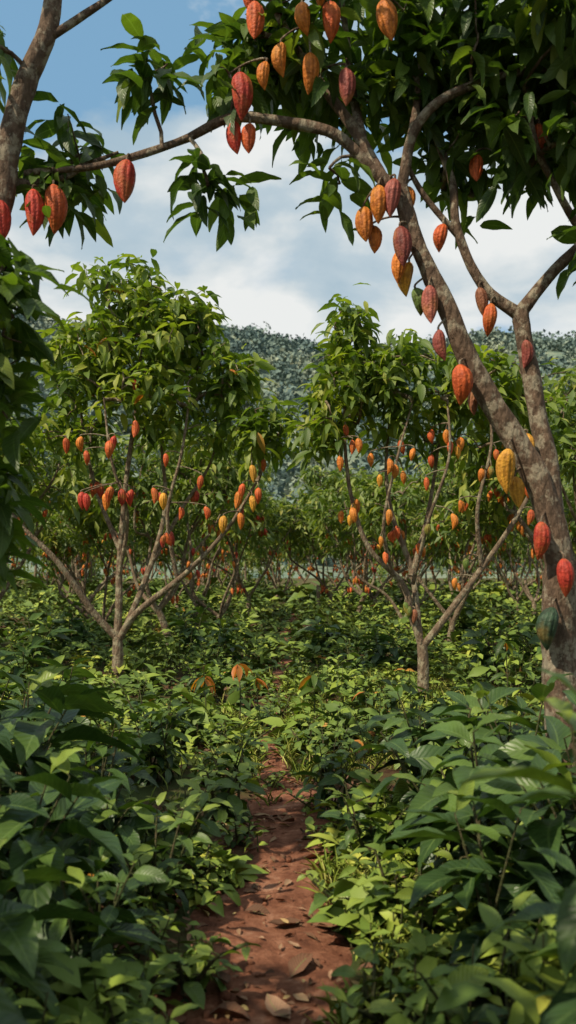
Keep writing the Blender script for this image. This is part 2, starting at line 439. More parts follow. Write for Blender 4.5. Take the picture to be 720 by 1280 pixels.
# ---- foreground left tree (trunk stands just beside the view)
fgL_limbs = [
 ([(-2.75, 4.9, -.1), (-2.7, 4.9, 1.2), (-2.5, 5.0, 2.4), (-2.1, 5.2, 3.5), (-1.82, Y, 3.95), (-1.76, Y, 4.3), (-1.65, Y, 4.72), (-1.5, Y, 5.08), (-1.44, Y, 5.6)], .12, .05),
 ([(-1.55, Y, 4.98), (-1.32, Y, 5.13), (-1.05, Y, 5.32), (-.8, Y, 5.6)], .028, .014),
 ([(-1.80, Y, 4.1), (-1.5, Y + .2, 4.22), (-1.3, Y + .2, 4.32), (-1.1, Y + .2, 4.40)], .028, .010),
 ([(-2.6, 4.95, 2.0), (-2.3, 4.5, 2.4), (-1.85, 4.2, 2.8), (-1.45, 4.05, 3.15)], .045, .012),
 ([(-2.5, 5.0, 2.5), (-2.9, 4.2, 3.5), (-3.1, 3.4, 4.6)], .06, .03),
]
fgL_lobes = [(-1.5, Y + .3, 4.42, .32, .3, .25, 16), (-1.55, Y + .15, 4.15, .2, .3, .1, 4), (-1.42, 4.1, 2.9, .2, .35, .35, 18), (-1.5, 4.1, 2.4, .18, .4, .4, 16), (-1.65, 4.2, 3.25, .15, .3, .2, 5), (-1.95, Y, 5.0, .2, .4, .25, 6),
             (-1.6, 4.2, 1.95, .22, .4, .3, 12), (-3.3, 3.3, 4.8, .7, .8, .5, 30), (-1.7, Y, 5.9, .6, .6, .2, 14)]
fgL_pods = [(-1.575, Yp, 3.9, .29, 'red'), (-1.45, Yp, 3.925, .30, 'redor'), (-1.78, Yp, 3.85, .25, 'red')]
place_tree(build_tree('fg_left_tree', fgL_limbs, fgL_lobes, 5, leafL=.27, nseg=5, sides=16, knob=.16, mat_leaf=M_leaf_near, mat_bark=M_barkN, zmin=2.4, pods=fgL_pods))

# ---- mid-ground left tree
Y = 11.8
L_limbs = [
 ([(-2.37, Y, -.1), (-2.36, Y, .35), (-2.36, Y, .75)], .085, .072),
 ([(-2.36, Y, .7), (-2.34, Y, 1.3), (-2.33, Y, 1.81), (-2.24, Y, 2.92), (-2.09, Y, 4.03), (-2.02, Y, 4.9)], .06, .018),
 ([(-2.36, Y, .72), (-2.67, Y - .1, 1.09), (-3.11, Y - .3, 1.78), (-3.6, Y - .4, 2.3), (-4.0, Y - .5, 2.9)], .055, .02),
 ([(-2.36, Y, .68), (-2.08, Y - .1, 1.08), (-1.39, Y - .3, 1.62), (-.83, Y - .4, 2.2), (-.42, Y - .4, 2.85)], .055, .018),
 ([(-2.25, Y - .02, .86), (-1.93, Y + .2, 1.75), (-1.74, Y + .3, 2.6), (-1.78, Y + .3, 3.6), (-1.45, Y + .2, 4.4)], .045, .016),
 ([(-2.33, Y, 1.95), (-2.70, Y + .2, 2.8), (-2.9, Y + .3, 3.6), (-2.95, Y + .2, 4.3)], .035, .014),
 ([(-1.9, Y + .2, 1.8), (-1.5, Y + .5, 2.6), (-1.1, Y + .6, 3.3), (-1.0, Y + .5, 4.1)], .032, .014),
 ([(-1.5, Y - .25, 1.55), (-1.6, Y - .5, 2.4), (-1.4, Y - .6, 3.2), (-1.3, Y - .5, 4.0)], .03, .014),
 ([(-2.33, Y - .02, 1.6), (-2.15, Y - .4, 2.4), (-2.3, Y - .7, 3.1), (-2.4, Y - .7, 3.9)], .03, .014),
]
L_lobes = [(-1.95, Y, 4.75, .98, .9, .72, 128), (-2.3, Y, 5.6, .6, .6, .35, 38), (-1.4, Y, 5.2, .5, .55, .38, 36), (-2.9, Y, 4.55, .5, .65, .55, 48), (-.85, Y, 4.35, .45, .65, .5, 44),
           (-1.3, Y + .2, 3.65, .85, .8, .25, 30), (-2.95, Y, 3.65, .55, .75, .35, 26), (-.3, Y - .2, 3.6, .4, .6, .4, 32), (-3.9, Y - .4, 3.3, .55, .6, .5, 46), (-1.9, Y - .4, 4.1, .9, .5, .35, 28)]
Lp = []
for (u, v, c) in [(-2.02, 4.07, 'red'), (-2.89, 3.29, 'redor'), (-2.69, 3.31, 'orange'), (-2.61, 3.12, 'redor'), (-2.24, 3.31, 'red'), (-2.31, 3.23, 'redor'), (-1.98, 3.5, 'redor'), (-2.67, 2.57, 'red'), (-2.61, 2.55, 'red'),
                  (-2.28, 2.64, 'redor'), (-2.17, 2.62, 'red'), (-2.06, 2.62, 'red'), (-2.42, 2.57, 'orange'), (-1.61, 2.56, 'yellow'), (-1.78, 2.65, 'redor'), (-1.58, 3.09, 'redor'), (-1.42, 2.42, 'redor'), (-1.13, 2.81, 'redor'),
                  (-.33, 3.06, 'redor'), (-.47, 2.92, 'yellow'), (-.58, 2.70, 'redor'), (-.64, 2.59, 'orange'), (-.47, 2.53, 'yellow'), (-.39, 2.65, 'redor'), (-.83, 2.26, 'yellow'), (-.63, 2.31, 'orange'), (-1.09, 2.42, 'redor')]:
    Lp.append((u, Y - .45 - .35 * abs(math.sin(u * 9)), v, .21 + .03 * math.sin(v * 20), c))
place_tree(build_tree('mid_tree_a', L_limbs, L_lobes, 21, leafL=.29, nseg=5, sides=12, knob=.16, zmin=2.3, pods=Lp, randpods=16, podz=(2.2, 3.3),
                      podcols=('red', 'redor', 'orange', 'red', 'yellow'), podL=(.15, .22), fine=True, kind_p=.004))

# ---- mid-ground right tree
Y = 10.65
R_limbs = [
 ([(1.70, Y, -.1), (1.69, Y, .35), (1.68, Y, .75)], .08, .066),
 ([(1.68, Y, .7), (1.55, Y, 1.1), (1.42, Y, 1.52), (1.0, Y - .1, 1.95), (.78, Y - .1, 2.6), (.70, Y - .1, 3.4), (.74, Y, 4.4)], .05, .014),
 ([(1.65, Y, .85), (1.56, Y + .15, 1.7), (1.32, Y + .2, 2.4), (1.25, Y + .2, 3.1), (1.35, Y + .1, 4.0)], .042, .014),
 ([(1.56, Y + .12, 1.6), (1.8, Y + .3, 2.4), (1.95, Y + .4, 3.3), (2.0, Y + .3, 4.1)], .034, .014),
 ([(1.69, Y, .72), (2.03, Y - .05, 1.18), (2.4, Y - .1, 1.7), (2.8, Y - .15, 2.3), (3.1, Y - .1, 2.9), (3.2, Y, 3.7)], .05, .015),
 ([(2.4, Y - .1, 1.7), (2.3, Y - .3, 2.4), (2.45, Y - .4, 3.2), (2.4, Y - .3, 3.9)], .03, .012),
 ([(1.3, Y - .05, 1.62), (1.15, Y - .4, 2.2), (1.3, Y - .5, 3.0), (1.5, Y - .4, 3.7)], .026, .012),
 ([(1.56, Y, 1.5), (1.7, Y - .4, 2.3), (1.9, Y - .6, 3.0), (1.9, Y - .5, 3.7)], .026, .012),
]
R_lobes = [(.74, Y, 4.7, .28, .38, .38, 28), (.72, Y, 4.0, .48, .65, .45, 56), (1.55, Y, 4.1, .8, .8, .5, 92), (2.4, Y, 3.95, .6, .7, .45, 62), (3.0, Y, 3.5, .45, .65, .5, 40),
           (.4, Y, 3.35, .35, .5, .35, 24), (1.6, Y + .2, 3.4, .95, .65, .22, 24), (2.6, Y, 3.15, .4, .5, .2, 8)]
Rp = []
for (u, v, c) in [(.70, 3.37, 'redor'), (.77, 3.15, 'redor'), (.83, 3.15, 'orange'), (.77, 2.33, 'orange'), (1.1, 2.75, 'yellow'), (1.2, 2.9, 'orange'), (1.35, 3.15, 'redor'), (1.5, 3.05, 'orange'),
                  (1.75, 3.3, 'redor'), (1.88, 3.25, 'orange'), (2.1, 3.2, 'orange'), (1.75, 3.0, 'redor'), (1.4, 2.8, 'orange'), (2.1, 2.45, 'orange'), (1.95, 2.25, 'orange'), (2.5, 3.05, 'redor'),
                  (2.3, 2.8, 'orange'), (1.2, 2.3, 'orange'), (2.2, 1.75, 'green'), (2.07, 1.5, 'orange'), (1.45, 1.2, 'green'), (1.5, 1.15, 'green'), (1.57, 1.1, 'brown'), (2.9, 2.3, 'redor'), (1.0, 3.0, 'orange'),
                  (.62, 2.95, 'orange'), (1.65, 2.7, 'redor'), (2.02, 3.08, 'yellow'), (1.28, 2.84, 'orange'), (1.93, 3.12, 'redor')]:
    Rp.append((u, Y - .25 - .3 * abs(math.sin(u * 9)) if v > 2 else Y - .1, v, .18 + .02 * math.sin(v * 20), c))
place_tree(build_tree('mid_tree_b', R_limbs, R_lobes, 22, leafL=.26, nseg=5, sides=12, knob=.16, zmin=2.2, pods=Rp, randpods=36, podz=(1.9, 3.4),
                      podcols=('orange', 'redor', 'orange', 'yellow', 'green'), podL=(.13, .19), fine=True))

# ---- generic plantation trees
def generic(seed, H=5.4, pods=40, cols=('redor', 'red', 'orange')):
    r = np.random.default_rng(seed)
    h0 = r.uniform(.45, 1.0)
    lean = r.normal(0, .12, 2)
    limbs = [([(0, 0, -.1), (lean[0] * .3, lean[1] * .3, h0 * .5), (lean[0], lean[1], h0)], .09, .07)]
    lobes = []
    n = r.integers(3, 6); a0 = r.uniform(0, 6.28)
    o = np.array([lean[0], lean[1], 0])
    for i in range(n):
        a = a0 + i * 6.283 / n + r.normal(0, .4)
        d = np.array([math.cos(a), math.sin(a), 0])
        reach = r.uniform(.6, 1.8); hh = H * r.uniform(.66, .92)
        pts = [o + [0, 0, h0 * .92], o + d * reach * .35 + [0, 0, h0 + .5] + r.normal(0, .08, 3), o + d * reach * .7 + [0, 0, h0 + 1.3] + r.normal(0, .15, 3),
               o + d * reach * .9 + [0, 0, h0 + (hh - h0) * .65] + r.normal(0, .18, 3), o + d * reach + [0, 0, hh]]
        limbs.append((pts, .052, .014))
        b = a + r.choice([-1, 1]) * r.uniform(.5, .9); d2 = np.array([math.cos(b), math.sin(b), 0])
        s = pts[2]
        q = [s, s + d2 * .35 + [0, 0, .5] + r.normal(0, .06, 3), s + d2 * .7 + [0, 0, 1.1], s + d2 * .8 + [0, 0, 1.8]]
        limbs.append((q, .03, .012))
        lobes.append((*(pts[-1] + [0, 0, -.3]), .8, .8, .6, 40))
        lobes.append((*(q[-1] + [0, 0, 0]), .65, .65, .45, 25))
        lobes.append((*(q[2] + [0, 0, -.1]), .6, .6, .35, 12))
    lobes.append((0, 0, H - .8, .9, .9, .6, 50))
    lobes.append((0, 0, H - 1.9, 1.7, 1.7, .5, 50))
    return build_tree('grove_tree_%d' % seed, limbs, lobes, seed, leafL=.33, nseg=2, sides=7, knob=.12, zmin=1.9, randpods=pods, podz=(1.0, 3.4), podcols=cols, podL=(.15, .21),
                      sprig=(6, 8), mat_leaf=M_leaf_far, sides_tw=3)
G = [generic(101, 5.2, 38), generic(102, 4.9, 46, ('orange', 'redor', 'yellow')), generic(103, 5.6, 38), generic(104, 5.2, 50, ('redor', 'orange', 'orange')), generic(105, 4.6, 34)]
near_sites = [(-2.35, 16.9, 0, .95), (-1.75, 20.8, 2, .88), (-5.9, 17.2, 3, 1.0), (-5.1, 13.4, 4, 1.0), (-5.2, 22.9, 1, 1), (-2.7, 24.6, 2, 1), (-1.3, 28.2, 4, 1), (-4.1, 20, 1, .8),
              (2.6, 20.3, 1, .88), (3.0, 15.9, 3, .8), (2.0, 24.7, 0, .95), (5.0, 13.9, 3, 1.05), (5.9, 18.2, 1, 1.0), (4.6, 23.2, 3, 1), (7.8, 27, 2, 1), (1.5, 29.5, 4, .95),
              (-8.8, 15, 1, 1), (-9, 20, 0, 1), (8.6, 15.5, 4, 1), (9, 21, 2, 1),
              (-3.0, -.5, 0, .95), (-3.4, -3.4, 1, 1.0), (-7.1, 1.6, 2, .85), (-6.8, -2, 3, 1.0), (.2, -3.0, 4, 1.0), (3.2, -2.2, 0, 1.0), (4.8, 2.2, 2, .9)]
for i, (x, y, g, s) in enumerate(near_sites):
    place_tree(G[g], (x, y, 0), rot=i * 2.1 + .6, scale=s)
grove = obj('distant_cacao_grove', None)
for row, yy in enumerate(np.arange(31, 56, 4.1)):
    for xx in np.arange(-30, 31, 4.2):
        if abs(xx) > yy * .38 + 3: continue
        x = xx + rng.normal(0, .8) + .4
        if yy < 38 and abs(x - 0.6) < 1.1: x += 1.6
        place_tree(G[rng.integers(5)], (x, yy + rng.normal(0, .8), 0), rot=rng.uniform(0, 6.28), scale=rng.uniform(.85, 1.12), parent=grove)
# wooded edge that closes the plantation
lv = Leaves(); tb = Tubes()
for i in range(70):
    x = rng.uniform(-34, 36); y = rng.uniform(58, 70); h = rng.uniform(3.5, 6.2)
    tb.tube([(x, y, -.1), (x + rng.normal(0, .2), y, h * .4), (x + rng.normal(0, .4), y, h * .8)], [.12, .08, .03], sides=6, sub=2)
    P = np.array([x, y, h * .48]) + nrm(rng.normal(0, 1, (34, 3))) * rng.uniform(.3, 1, (34, 1)) ** .5 * [1.9, 1.6, h * .5]
    add_sprigs(lv, P, rng, 5, 7, L=.62, spread=.2)
te = obj('tree_line', None)
obj('trunks', tb.mesh('tree_line_trunks', M_bark), parent=te); obj('foliage', lv.mesh('tree_line_foliage', M_leaf_far, 2), parent=te)

# ------------------------------------------------------------------ ground and path
def path_x(y):
    y = np.asarray(y, float)
    return np.interp(y, [-8, 0, 3.2, 4.6, 6.2, 9.5, 12.9, 20, 36, 60, 80], [0.1, 0, .0, -.10, -.02, -.18, -.08, -.10, .5, 1.3, 2]) + .09 * np.sin(y * 1.3 + 1)
def path_w(y): return float(np.interp(y, [0, 3, 4.5, 6, 8, 12, 20], [.40, .38, .35, .23, .16, .15, .2]))
def gh1(x, y):
    n = mnoise.noise(Vector((x * .35, y * .35, 3.1))) * .06 + mnoise.noise(Vector((x * 1.3, y * 1.3, 7.7))) * .02
    d = abs(x - float(path_x(y)))
    f = 1 / (1 + (math.hypot(x, y - 10) / 45) ** 4)
    return (n + min(d, .8) ** 2 * .12) * f
xs = np.concatenate([-np.geomspace(700, 6, 26), np.arange(-5.8, 5.9, .15), np.geomspace(6, 700, 26)])
ys = np.concatenate([-np.geomspace(120, 6, 12), np.arange(-5.8, 16, .15), np.geomspace(16.2, 900, 60)])
V = np.array([(x, y, gh1(x, y)) for y in ys for x in xs])
nx, ny = len(xs), len(ys)
ii, jj = np.meshgrid(np.arange(nx - 1), np.arange(ny - 1))
a = (jj * nx + ii).ravel()
F = np.stack([a, a + 1, a + nx + 1, a + nx], -1)

def soil_mat(name, stops, green=None, sc=1.0):
    m, nt, N, K = new_mat(name)
    tc = N.new('ShaderNodeTexCoord')
    n1 = N.new('ShaderNodeTexNoise'); n1.inputs['Scale'].default_value = 3.2 * sc; n1.inputs['Detail'].default_value = 10; n1.inputs['Roughness'].default_value = .72
    K.new(tc.outputs['Object'], n1.inputs['Vector'])
    r1 = ramp(N, stops); K.new(n1.outputs[0], r1.inputs[0]); col = r1.outputs[0]
    if green:
        n2 = N.new('ShaderNodeTexNoise'); n2.inputs['Scale'].default_value = 1.6; n2.inputs['Detail'].default_value = 9; n2.inputs['Roughness'].default_value = .75
        K.new(tc.outputs['Object'], n2.inputs['Vector'])
        r2 = ramp(N, [(.42, (0, 0, 0)), (.56, (1, 1, 1))]); K.new(n2.outputs[0], r2.inputs[0])
        col = mixc(N, K, r2.outputs[0], col, green)
    n3 = N.new('ShaderNodeTexNoise'); n3.inputs['Scale'].default_value = 45; n3.inputs['Detail'].default_value = 8; n3.inputs['Roughness'].default_value = .75
    K.new(tc.outputs['Object'], n3.inputs['Vector'])
    bp = N.new('ShaderNodeBump'); bp.inputs['Strength'].default_value = .9; bp.inputs['Distance'].default_value = .03
    K.new(n3.outputs[0], bp.inputs['Height'])
    b = N.new('ShaderNodeBsdfPrincipled'); K.new(col, b.inputs['Base Color']); K.new(bp.outputs[0], b.inputs['Normal'])
    b.inputs['Roughness'].default_value = .92; b.inputs['Specular IOR Level'].default_value = .2
    o = N.new('ShaderNodeOutputMaterial'); K.new(b.outputs[0], o.inputs[0])
    return m
M_ground = soil_mat('forest_floor', [(.3, (.055, .028, .018)), (.55, (.14, .058, .034)), (.75, (.25, .12, .065))], green=(.065, .09, .025))
M_path = soil_mat('red_earth', [(.30, (.085, .034, .021)), (.44, (.21, .08, .045)), (.56, (.34, .145, .085)), (.72, (.54, .30, .20))], sc=2.2)
obj('ground', mesh_from('ground', V, F, M_ground))

pys = np.concatenate([np.arange(-6, 12, .04), np.arange(12, 75, .3)])
us = np.linspace(-1, 1, 31)
PV = []
for y in pys:
    w = path_w(y) * (1.15 + .4 * mnoise.noise(Vector((0, y * .9, 0)))); c = float(path_x(y))
    for u in us:
        ww = w * (1 + .5 * mnoise.noise(Vector((u * 2, y * 3, 9))))
        x = c + u * ww
        z = gh1(x, y) + .014 - .05 * abs(u) ** 6 + .014 * abs(mnoise.noise(Vector((x * 4, y * 4, 1)))) + .007 * mnoise.noise(Vector((x * 22, y * 22, 2)))
        PV.append((x, y, z))
nx, ny = len(us), len(pys)
ii, jj = np.meshgrid(np.arange(nx - 1), np.arange(ny - 1)); a = (jj * nx + ii).ravel()
obj('dirt_path', mesh_from('dirt_path', np.array(PV), np.stack([a, a + 1, a + nx + 1, a + nx], -1), M_path))

def gz(P): return np.array([gh1(float(x), float(y)) for x, y in P])

# soil clods
cl = Pods()
for i in range(520):
    y = rng.uniform(2.4, 9); x = float(path_x(y)) + rng.normal(0, .26)
    s = rng.uniform(.003, .011) if rng.uniform() < .95 else rng.uniform(.015, .028)
    cl.add((x, y, gh1(x, y) + s + .012), s * 1.8, (.3, .12, .07), tilt=rng.normal(0, 2, 2), fine=False, fat=.45)
obj('soil_clods', cl.mesh('soil_clods', M_path))
# fallen leaves
fl = Leaves()
n = 1300
y = 2.4 + 9 * rng.uniform(0, 1, n) ** 1.2; x = path_x(y) + rng.choice([-1, 1], n) * rng.uniform(.0, .6, n) ** .85
P = np.stack([x, y, gz(np.stack([x, y], -1)) + .028], -1)
fl.add(P, az_el(rng.uniform(0, 6.28, n), rng.normal(0, .08, n)), rng.uniform(.025, .085, n) + .12 * (rng.uniform(0, 1, n) > .91), rng.uniform(.32, .55, n), roll=.25)
obj('fallen_leaves', fl.mesh('fallen_leaves', M_dry, tpl=TPL_FLAT))

# ------------------------------------------------------------------ undergrowth
def scatter(n, y0, y1, side=3.0, gap=1.0, power=1.0, thresh=-9):
    out = []
    while len(out) < n:
        y = y0 + (y1 - y0) * rng.uniform() ** power
        h = y * .36 + side
        x = rng.uniform(-h, h)
        if abs(x - float(path_x(y))) < gap * path_w(y) * (1 + .8 * mnoise.noise(Vector((x, y * .9, 5)))): continue
        if mnoise.noise(Vector((x * .9, y * .6, 15))) < thresh: continue
        out.append((x, y))
    return np.array(out)

def herb_layer(pts, lv, hmin, hmax, nl, L, kind_p=0.0, tb=None):
    for (x, y) in pts:
        f = .35 + 1.4 * mnoise.noise(Vector((x * .7, y * .5, 0)))
        patch = .5 + .9 * mnoise.noise(Vector((x * .5, y * .35, 40)))
        d = abs(x - float(path_x(y)))
        h = (hmin + (hmax - hmin) * np.clip(f + rng.normal(0, .25), 0, 1.3)) * min(1, .35 + d * .7)
        if (abs(x + 2.2) < .9 or abs(x - 1.6) < .9) and 8 < y < 12: h *= .55
        g = gh1(x, y)
        k = rng.integers(nl[0], nl[1] + 1)
        tz = rng.uniform(.3, 1, k)
        lean = rng.normal(0, .2, 2)
        az = rng.uniform(0, 6.28) + np.arange(k) * 2.4
        el = rng.uniform(-.6, .7, k)
        pos = np.stack([x + lean[0] * tz * h, y + lean[1] * tz * h, g + tz * h], -1) + rng.normal(0, .02, (k, 3))
        sh = np.clip(patch * .55 + rng.uniform(-.1, .35) + rng.uniform(-.05, .3, k), 0, 1)
        sz = L * rng.choice([.55, .8, 1.1, 1.75], p=[.3, .3, .25, .15])
        lv.add(pos, az_el(az, el), sz * rng.uniform(.7, 1.2, k), rng.uniform(.3, .6), kind=np.where(rng.uniform(0, 1, k) < kind_p, .6, 0), shade=sh)
        if tb is not None:
            tb.tube([(x, y, g - .02), (x + lean[0] * h, y + lean[1] * h, g + h)], [.005, .003], sides=4, sub=1)

lv = Leaves(); tb = Tubes()
herb_layer(scatter(1300, 1.5, 8.5, 1.2, .66, thresh=-.3), lv, .06, .42, (7, 14), .11, .004, tb)
herb_layer(scatter(2500, 7.5, 16, 2.5, .6), lv, .07, .55, (7, 12), .16, .006, tb)
ug = obj('undergrowth', None)
obj('near_leaves', lv.mesh('near_leaves', M_under, 3), parent=ug)
obj('stems', tb.mesh('herb_stems', M_stem), parent=ug)
lv = Leaves()
herb_layer(scatter(3400, 15, 34, 4, .4), lv, .12, .75, (6, 9), .24, .004)
herb_layer(scatter(1500, 33, 60, 4, .0), lv, .3, 1.0, (6, 8), .5)
obj('far_leaves', lv.mesh('far_leaves', M_under, 2), parent=ug)

# grass
gl = Leaves()
P = []
for i in range(18000):
    y = rng.uniform(2.4, 13); x = float(path_x(y)) + rng.choice([-1, 1]) * (path_w(y) * .65 + abs(rng.normal(0, .28)))
    if y > 6.0 and rng.uniform() < .75: x = rng.uniform(-.7, 2.8)
    if abs(x - float(path_x(y))) < path_w(y) * .5: continue
    if mnoise.noise(Vector((x * 1.5, y * 1.2, 4))) < -.12: continue
    if y < 6 and mnoise.noise(Vector((x * 3, y * 1.7, 24))) < .08: continue
    P.append((x, y))
P = np.array(P); n = len(P)
gl.add(np.column_stack([P, gz(P)]), az_el(rng.uniform(0, 6.28, n), rng.uniform(.5, 1.45, n)), rng.uniform(.06, .24, n), rng.uniform(.04, .08, n))
obj('grass', gl.mesh('grass', M_grass, 3))

# ------------------------------------------------------------------ shrubs close to the path
def shrub(seed, H=.75, stems=5, L=.22, ratio=(.34, .44), spread=.35, nl=(8, 12), bright=0.0):
    r = np.random.default_rng(seed); tb = Tubes(); lv = Leaves()
    for s in range(stems):
        a = r.uniform(0, 6.28); rad = r.uniform(.1, spread); h = H * r.uniform(.55, 1.1)
        p0 = np.array([r.normal(0, .05), r.normal(0, .05), -.03])
        p3 = np.array([math.cos(a) * rad, math.sin(a) * rad, h])
        p1 = p0 * .7 + p3 * .25 + [0, 0, h * .12]; p2 = p0 * .3 + p3 * .65 + [0, 0, h * .08]
        P, _ = tb.tube([p0, p1, p2, p3], (.010, .004), sides=6, sub=3, r=r)
        k = r.integers(*nl)
        tt = np.linspace(.25, 1, k)
        idx = tt * (len(P) - 1); i0 = np.minimum(idx.astype(int), len(P) - 2)
        pos = P[i0] + (P[i0 + 1] - P[i0]) * (idx - i0)[:, None]
        az = r.uniform(0, 6.28) + np.arange(k) * 2.4 + r.normal(0, .3, k)
        el = np.linspace(-.6, .35, k) + r.normal(0, .25, k)
        LL = L * np.interp(tt, [.3, .7, 1], [.95, 1.15, .65]) * r.uniform(.75, 1.2, k)
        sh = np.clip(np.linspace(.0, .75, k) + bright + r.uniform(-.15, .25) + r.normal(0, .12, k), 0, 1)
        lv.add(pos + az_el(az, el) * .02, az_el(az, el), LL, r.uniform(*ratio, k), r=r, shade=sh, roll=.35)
        for q, ap in zip(pos, az_el(az, el)):
            tb.tube([q, q + ap * .03], [.003, .0025], sides=4, sub=1)
    return dict(stems=tb.mesh('shrub_stems_%d' % seed, M_stem), leaves=lv.mesh('shrub_leaves_%d' % seed, M_shrub, 8))
S = [shrub(1, L=.30, ratio=(.36, .48)), shrub(2, .65, 6, .24), shrub(3, .9, 5, .38, (.34, .46), nl=(7, 11)), shrub(4, .5, 6, .17, (.38, .5), .3, bright=.25), shrub(5, .75, 6, .29), shrub(6, .35, 6, .13, (.4, .55), .3, (9, 14), bright=.4),
     shrub(7, 1.28, 3, .32, (.36, .44), .2, (10, 14)), shrub(8, .22, 5, .09, (.45, .6), .2, (8, 12), bright=.5)]
shrubs = [
 # right bank
 (.62, 2.75, 3, .9), (.95, 2.45, 2, .75), (1.35, 2.9, 0, 1.0), (.78, 3.3, 2, .8), (1.25, 3.5, 2, .95), (1.7, 3.5, 4, 1.2), (.52, 3.8, 5, 1.2), (1.0, 4.1, 0, 1.1),
 (1.5, 4.2, 2, 1.0), (.44, 4.7, 3, .8), (.85, 4.8, 4, 1.1), (1.35, 4.9, 2, 1.0), (1.95, 4.5, 4, 1.2), (.32, 5.7, 1, .7), (.95, 5.6, 0, 1.0), (1.4, 5.7, 1, 1.1), (2.1, 5.9, 2, .9),
 (1.6, 6.6, 0, .7), (2.2, 6.8, 4, .75), (.27, 6.7, 3, .75), (1.0, 6.7, 5, 1.1), (1.25, 2.0, 2, .75), (1.6, 2.3, 4, 1.1), (.84, 1.95, 6, .95),
 # left bank
 (-.55, 2.7, 5, 1.0), (-1.0, 2.6, 2, .8), (-1.4, 2.9, 4, 1.1), (-.74, 3.3, 1, .8), (-1.15, 3.5, 2, .95), (-1.6, 3.6, 2, 1.25), (-.68, 4.1, 3, .9), (-1.05, 4.4, 0, .95),
 (-1.5, 4.5, 2, 1.15), (-2.0, 4.4, 2, 1.4), (-.6, 4.9, 5, 1.2), (-1.2, 5.3, 4, .95), (-1.7, 5.5, 2, 1.0), (-2.2, 5.8, 0, 1.3), (-.42, 5.7, 5, 1.3), (-1.0, 6.4, 1, .85), (-1.8, 6.7, 2, .95),
 (-2.5, 7, 4, 1.2), (-1.3, 7.6, 3, 1.1), (-1.15, 1.95, 2, .8), (-.42, 6.7, 3, .75), (-.76, 1.6, 6, .9), (-.5, 2.15, 5, .8),
 (2.9, 6.5, 2, 1.0), (2.8, 8.2, 4, .9), (3.2, 9.5, 0, 1.0), (-3.3, 8.6, 2, 1), (-3.2, 10.5, 0, 1), (2.9, 11.8, 2, .9), (.9, 12.5, 3, 1), (-1.0, 10.5, 3, .9), (-.9, 13.5, 0, 1), (.7, 15, 2, .9), (-3.6, 12.3, 2, 1), (3.6, 12, 4, 1.2),
 (-1.6, 14.5, 2, 1), (1.5, 13.5, 4, 1), (-3.9, 15, 0, 1.2), (3.4, 17, 2, 1.2),
 # small herbs leaning over the path
 (.2, 7.6, 7, 1.3), (-.42, 7.7, 7, 1.5), (.12, 8.4, 5, .8), (.30, 5.0, 7, 1), (-.46, 4.5, 7, 1), (.30, 4.1, 7, 1.2), (-.42, 3.4, 7, 1.3), (.36, 3.0, 7, 1.4), (-.05, 10.6, 7, 1.4), (-.36, 11.4, 5, .9), (-.14, 6.5, 7, .8), (.1, 12.6, 5, 1),
 (-.25, 9.0, 5, .8), (-.32, 5.2, 7, .9), (.16, 5.9, 7, .9), (-.05, 9.8, 7, 1.3),
]
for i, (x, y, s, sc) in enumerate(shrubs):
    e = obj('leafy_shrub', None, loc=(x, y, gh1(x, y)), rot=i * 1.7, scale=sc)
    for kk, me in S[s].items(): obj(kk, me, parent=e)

# young cacao seedlings with orange flush
def seedling(x, y, H, seed, orange=.6):
    r = np.random.default_rng(seed); tb = Tubes(); lv = Leaves(); g = gh1(x, y)
    tb.tube([(0, 0, -.03), (.02, 0, H * .5), (0, .02, H)], (.010, .005), sides=6, sub=3)
    k = 12
    tz = np.concatenate([np.linspace(.4, .9, 6), np.full(6, 1.0)])
    az = np.arange(k) * 2.4 + r.uniform(0, 6); el = np.concatenate([r.uniform(-.5, .2, 6), r.uniform(-1.0, -.2, 6)])
    kind = np.concatenate([np.zeros(6), np.where(r.uniform(0, 1, 6) < orange + .3, r.uniform(.6, 1, 6), 0)])
    lv.add(np.stack([np.zeros(k), np.zeros(k), tz * H], -1) + r.normal(0, .01, (k, 3)), az_el(az, el), r.uniform(.15, .24, k), .36, kind=kind, r=r)
    e = obj('cacao_seedling', None, loc=(x, y, g))
    obj('stem', tb.mesh('seedling_stem', M_stem), parent=e); obj('leaves', lv.mesh('seedling_leaves', M_leaf_near, 5), parent=e)
for a in [(-.5, 8.6, .72, 1), (-.82, 8.3, .6, 2), (.25, 8.6, .6, 3), (-.35, 9.3, .5, 4), (2.35, 9.2, .85, 5), (1.7, 7.6, .6, 7)]:
    seedling(*a, orange=.6 if a[0] < .0 else .1)

# wooden stake by the far end of the path
ps = Tubes()
ps.tube([(0, 0, -.2), (.01, 0, .5), (0, .01, 1.0), (0, .01, 1.02)], [.05, .047, .045, .01], sides=8, sub=2, knob=.1)
obj('wooden_post', ps.mesh('wooden_post', M_bark), loc=(.9, 25.5, 0), scale=1.15)

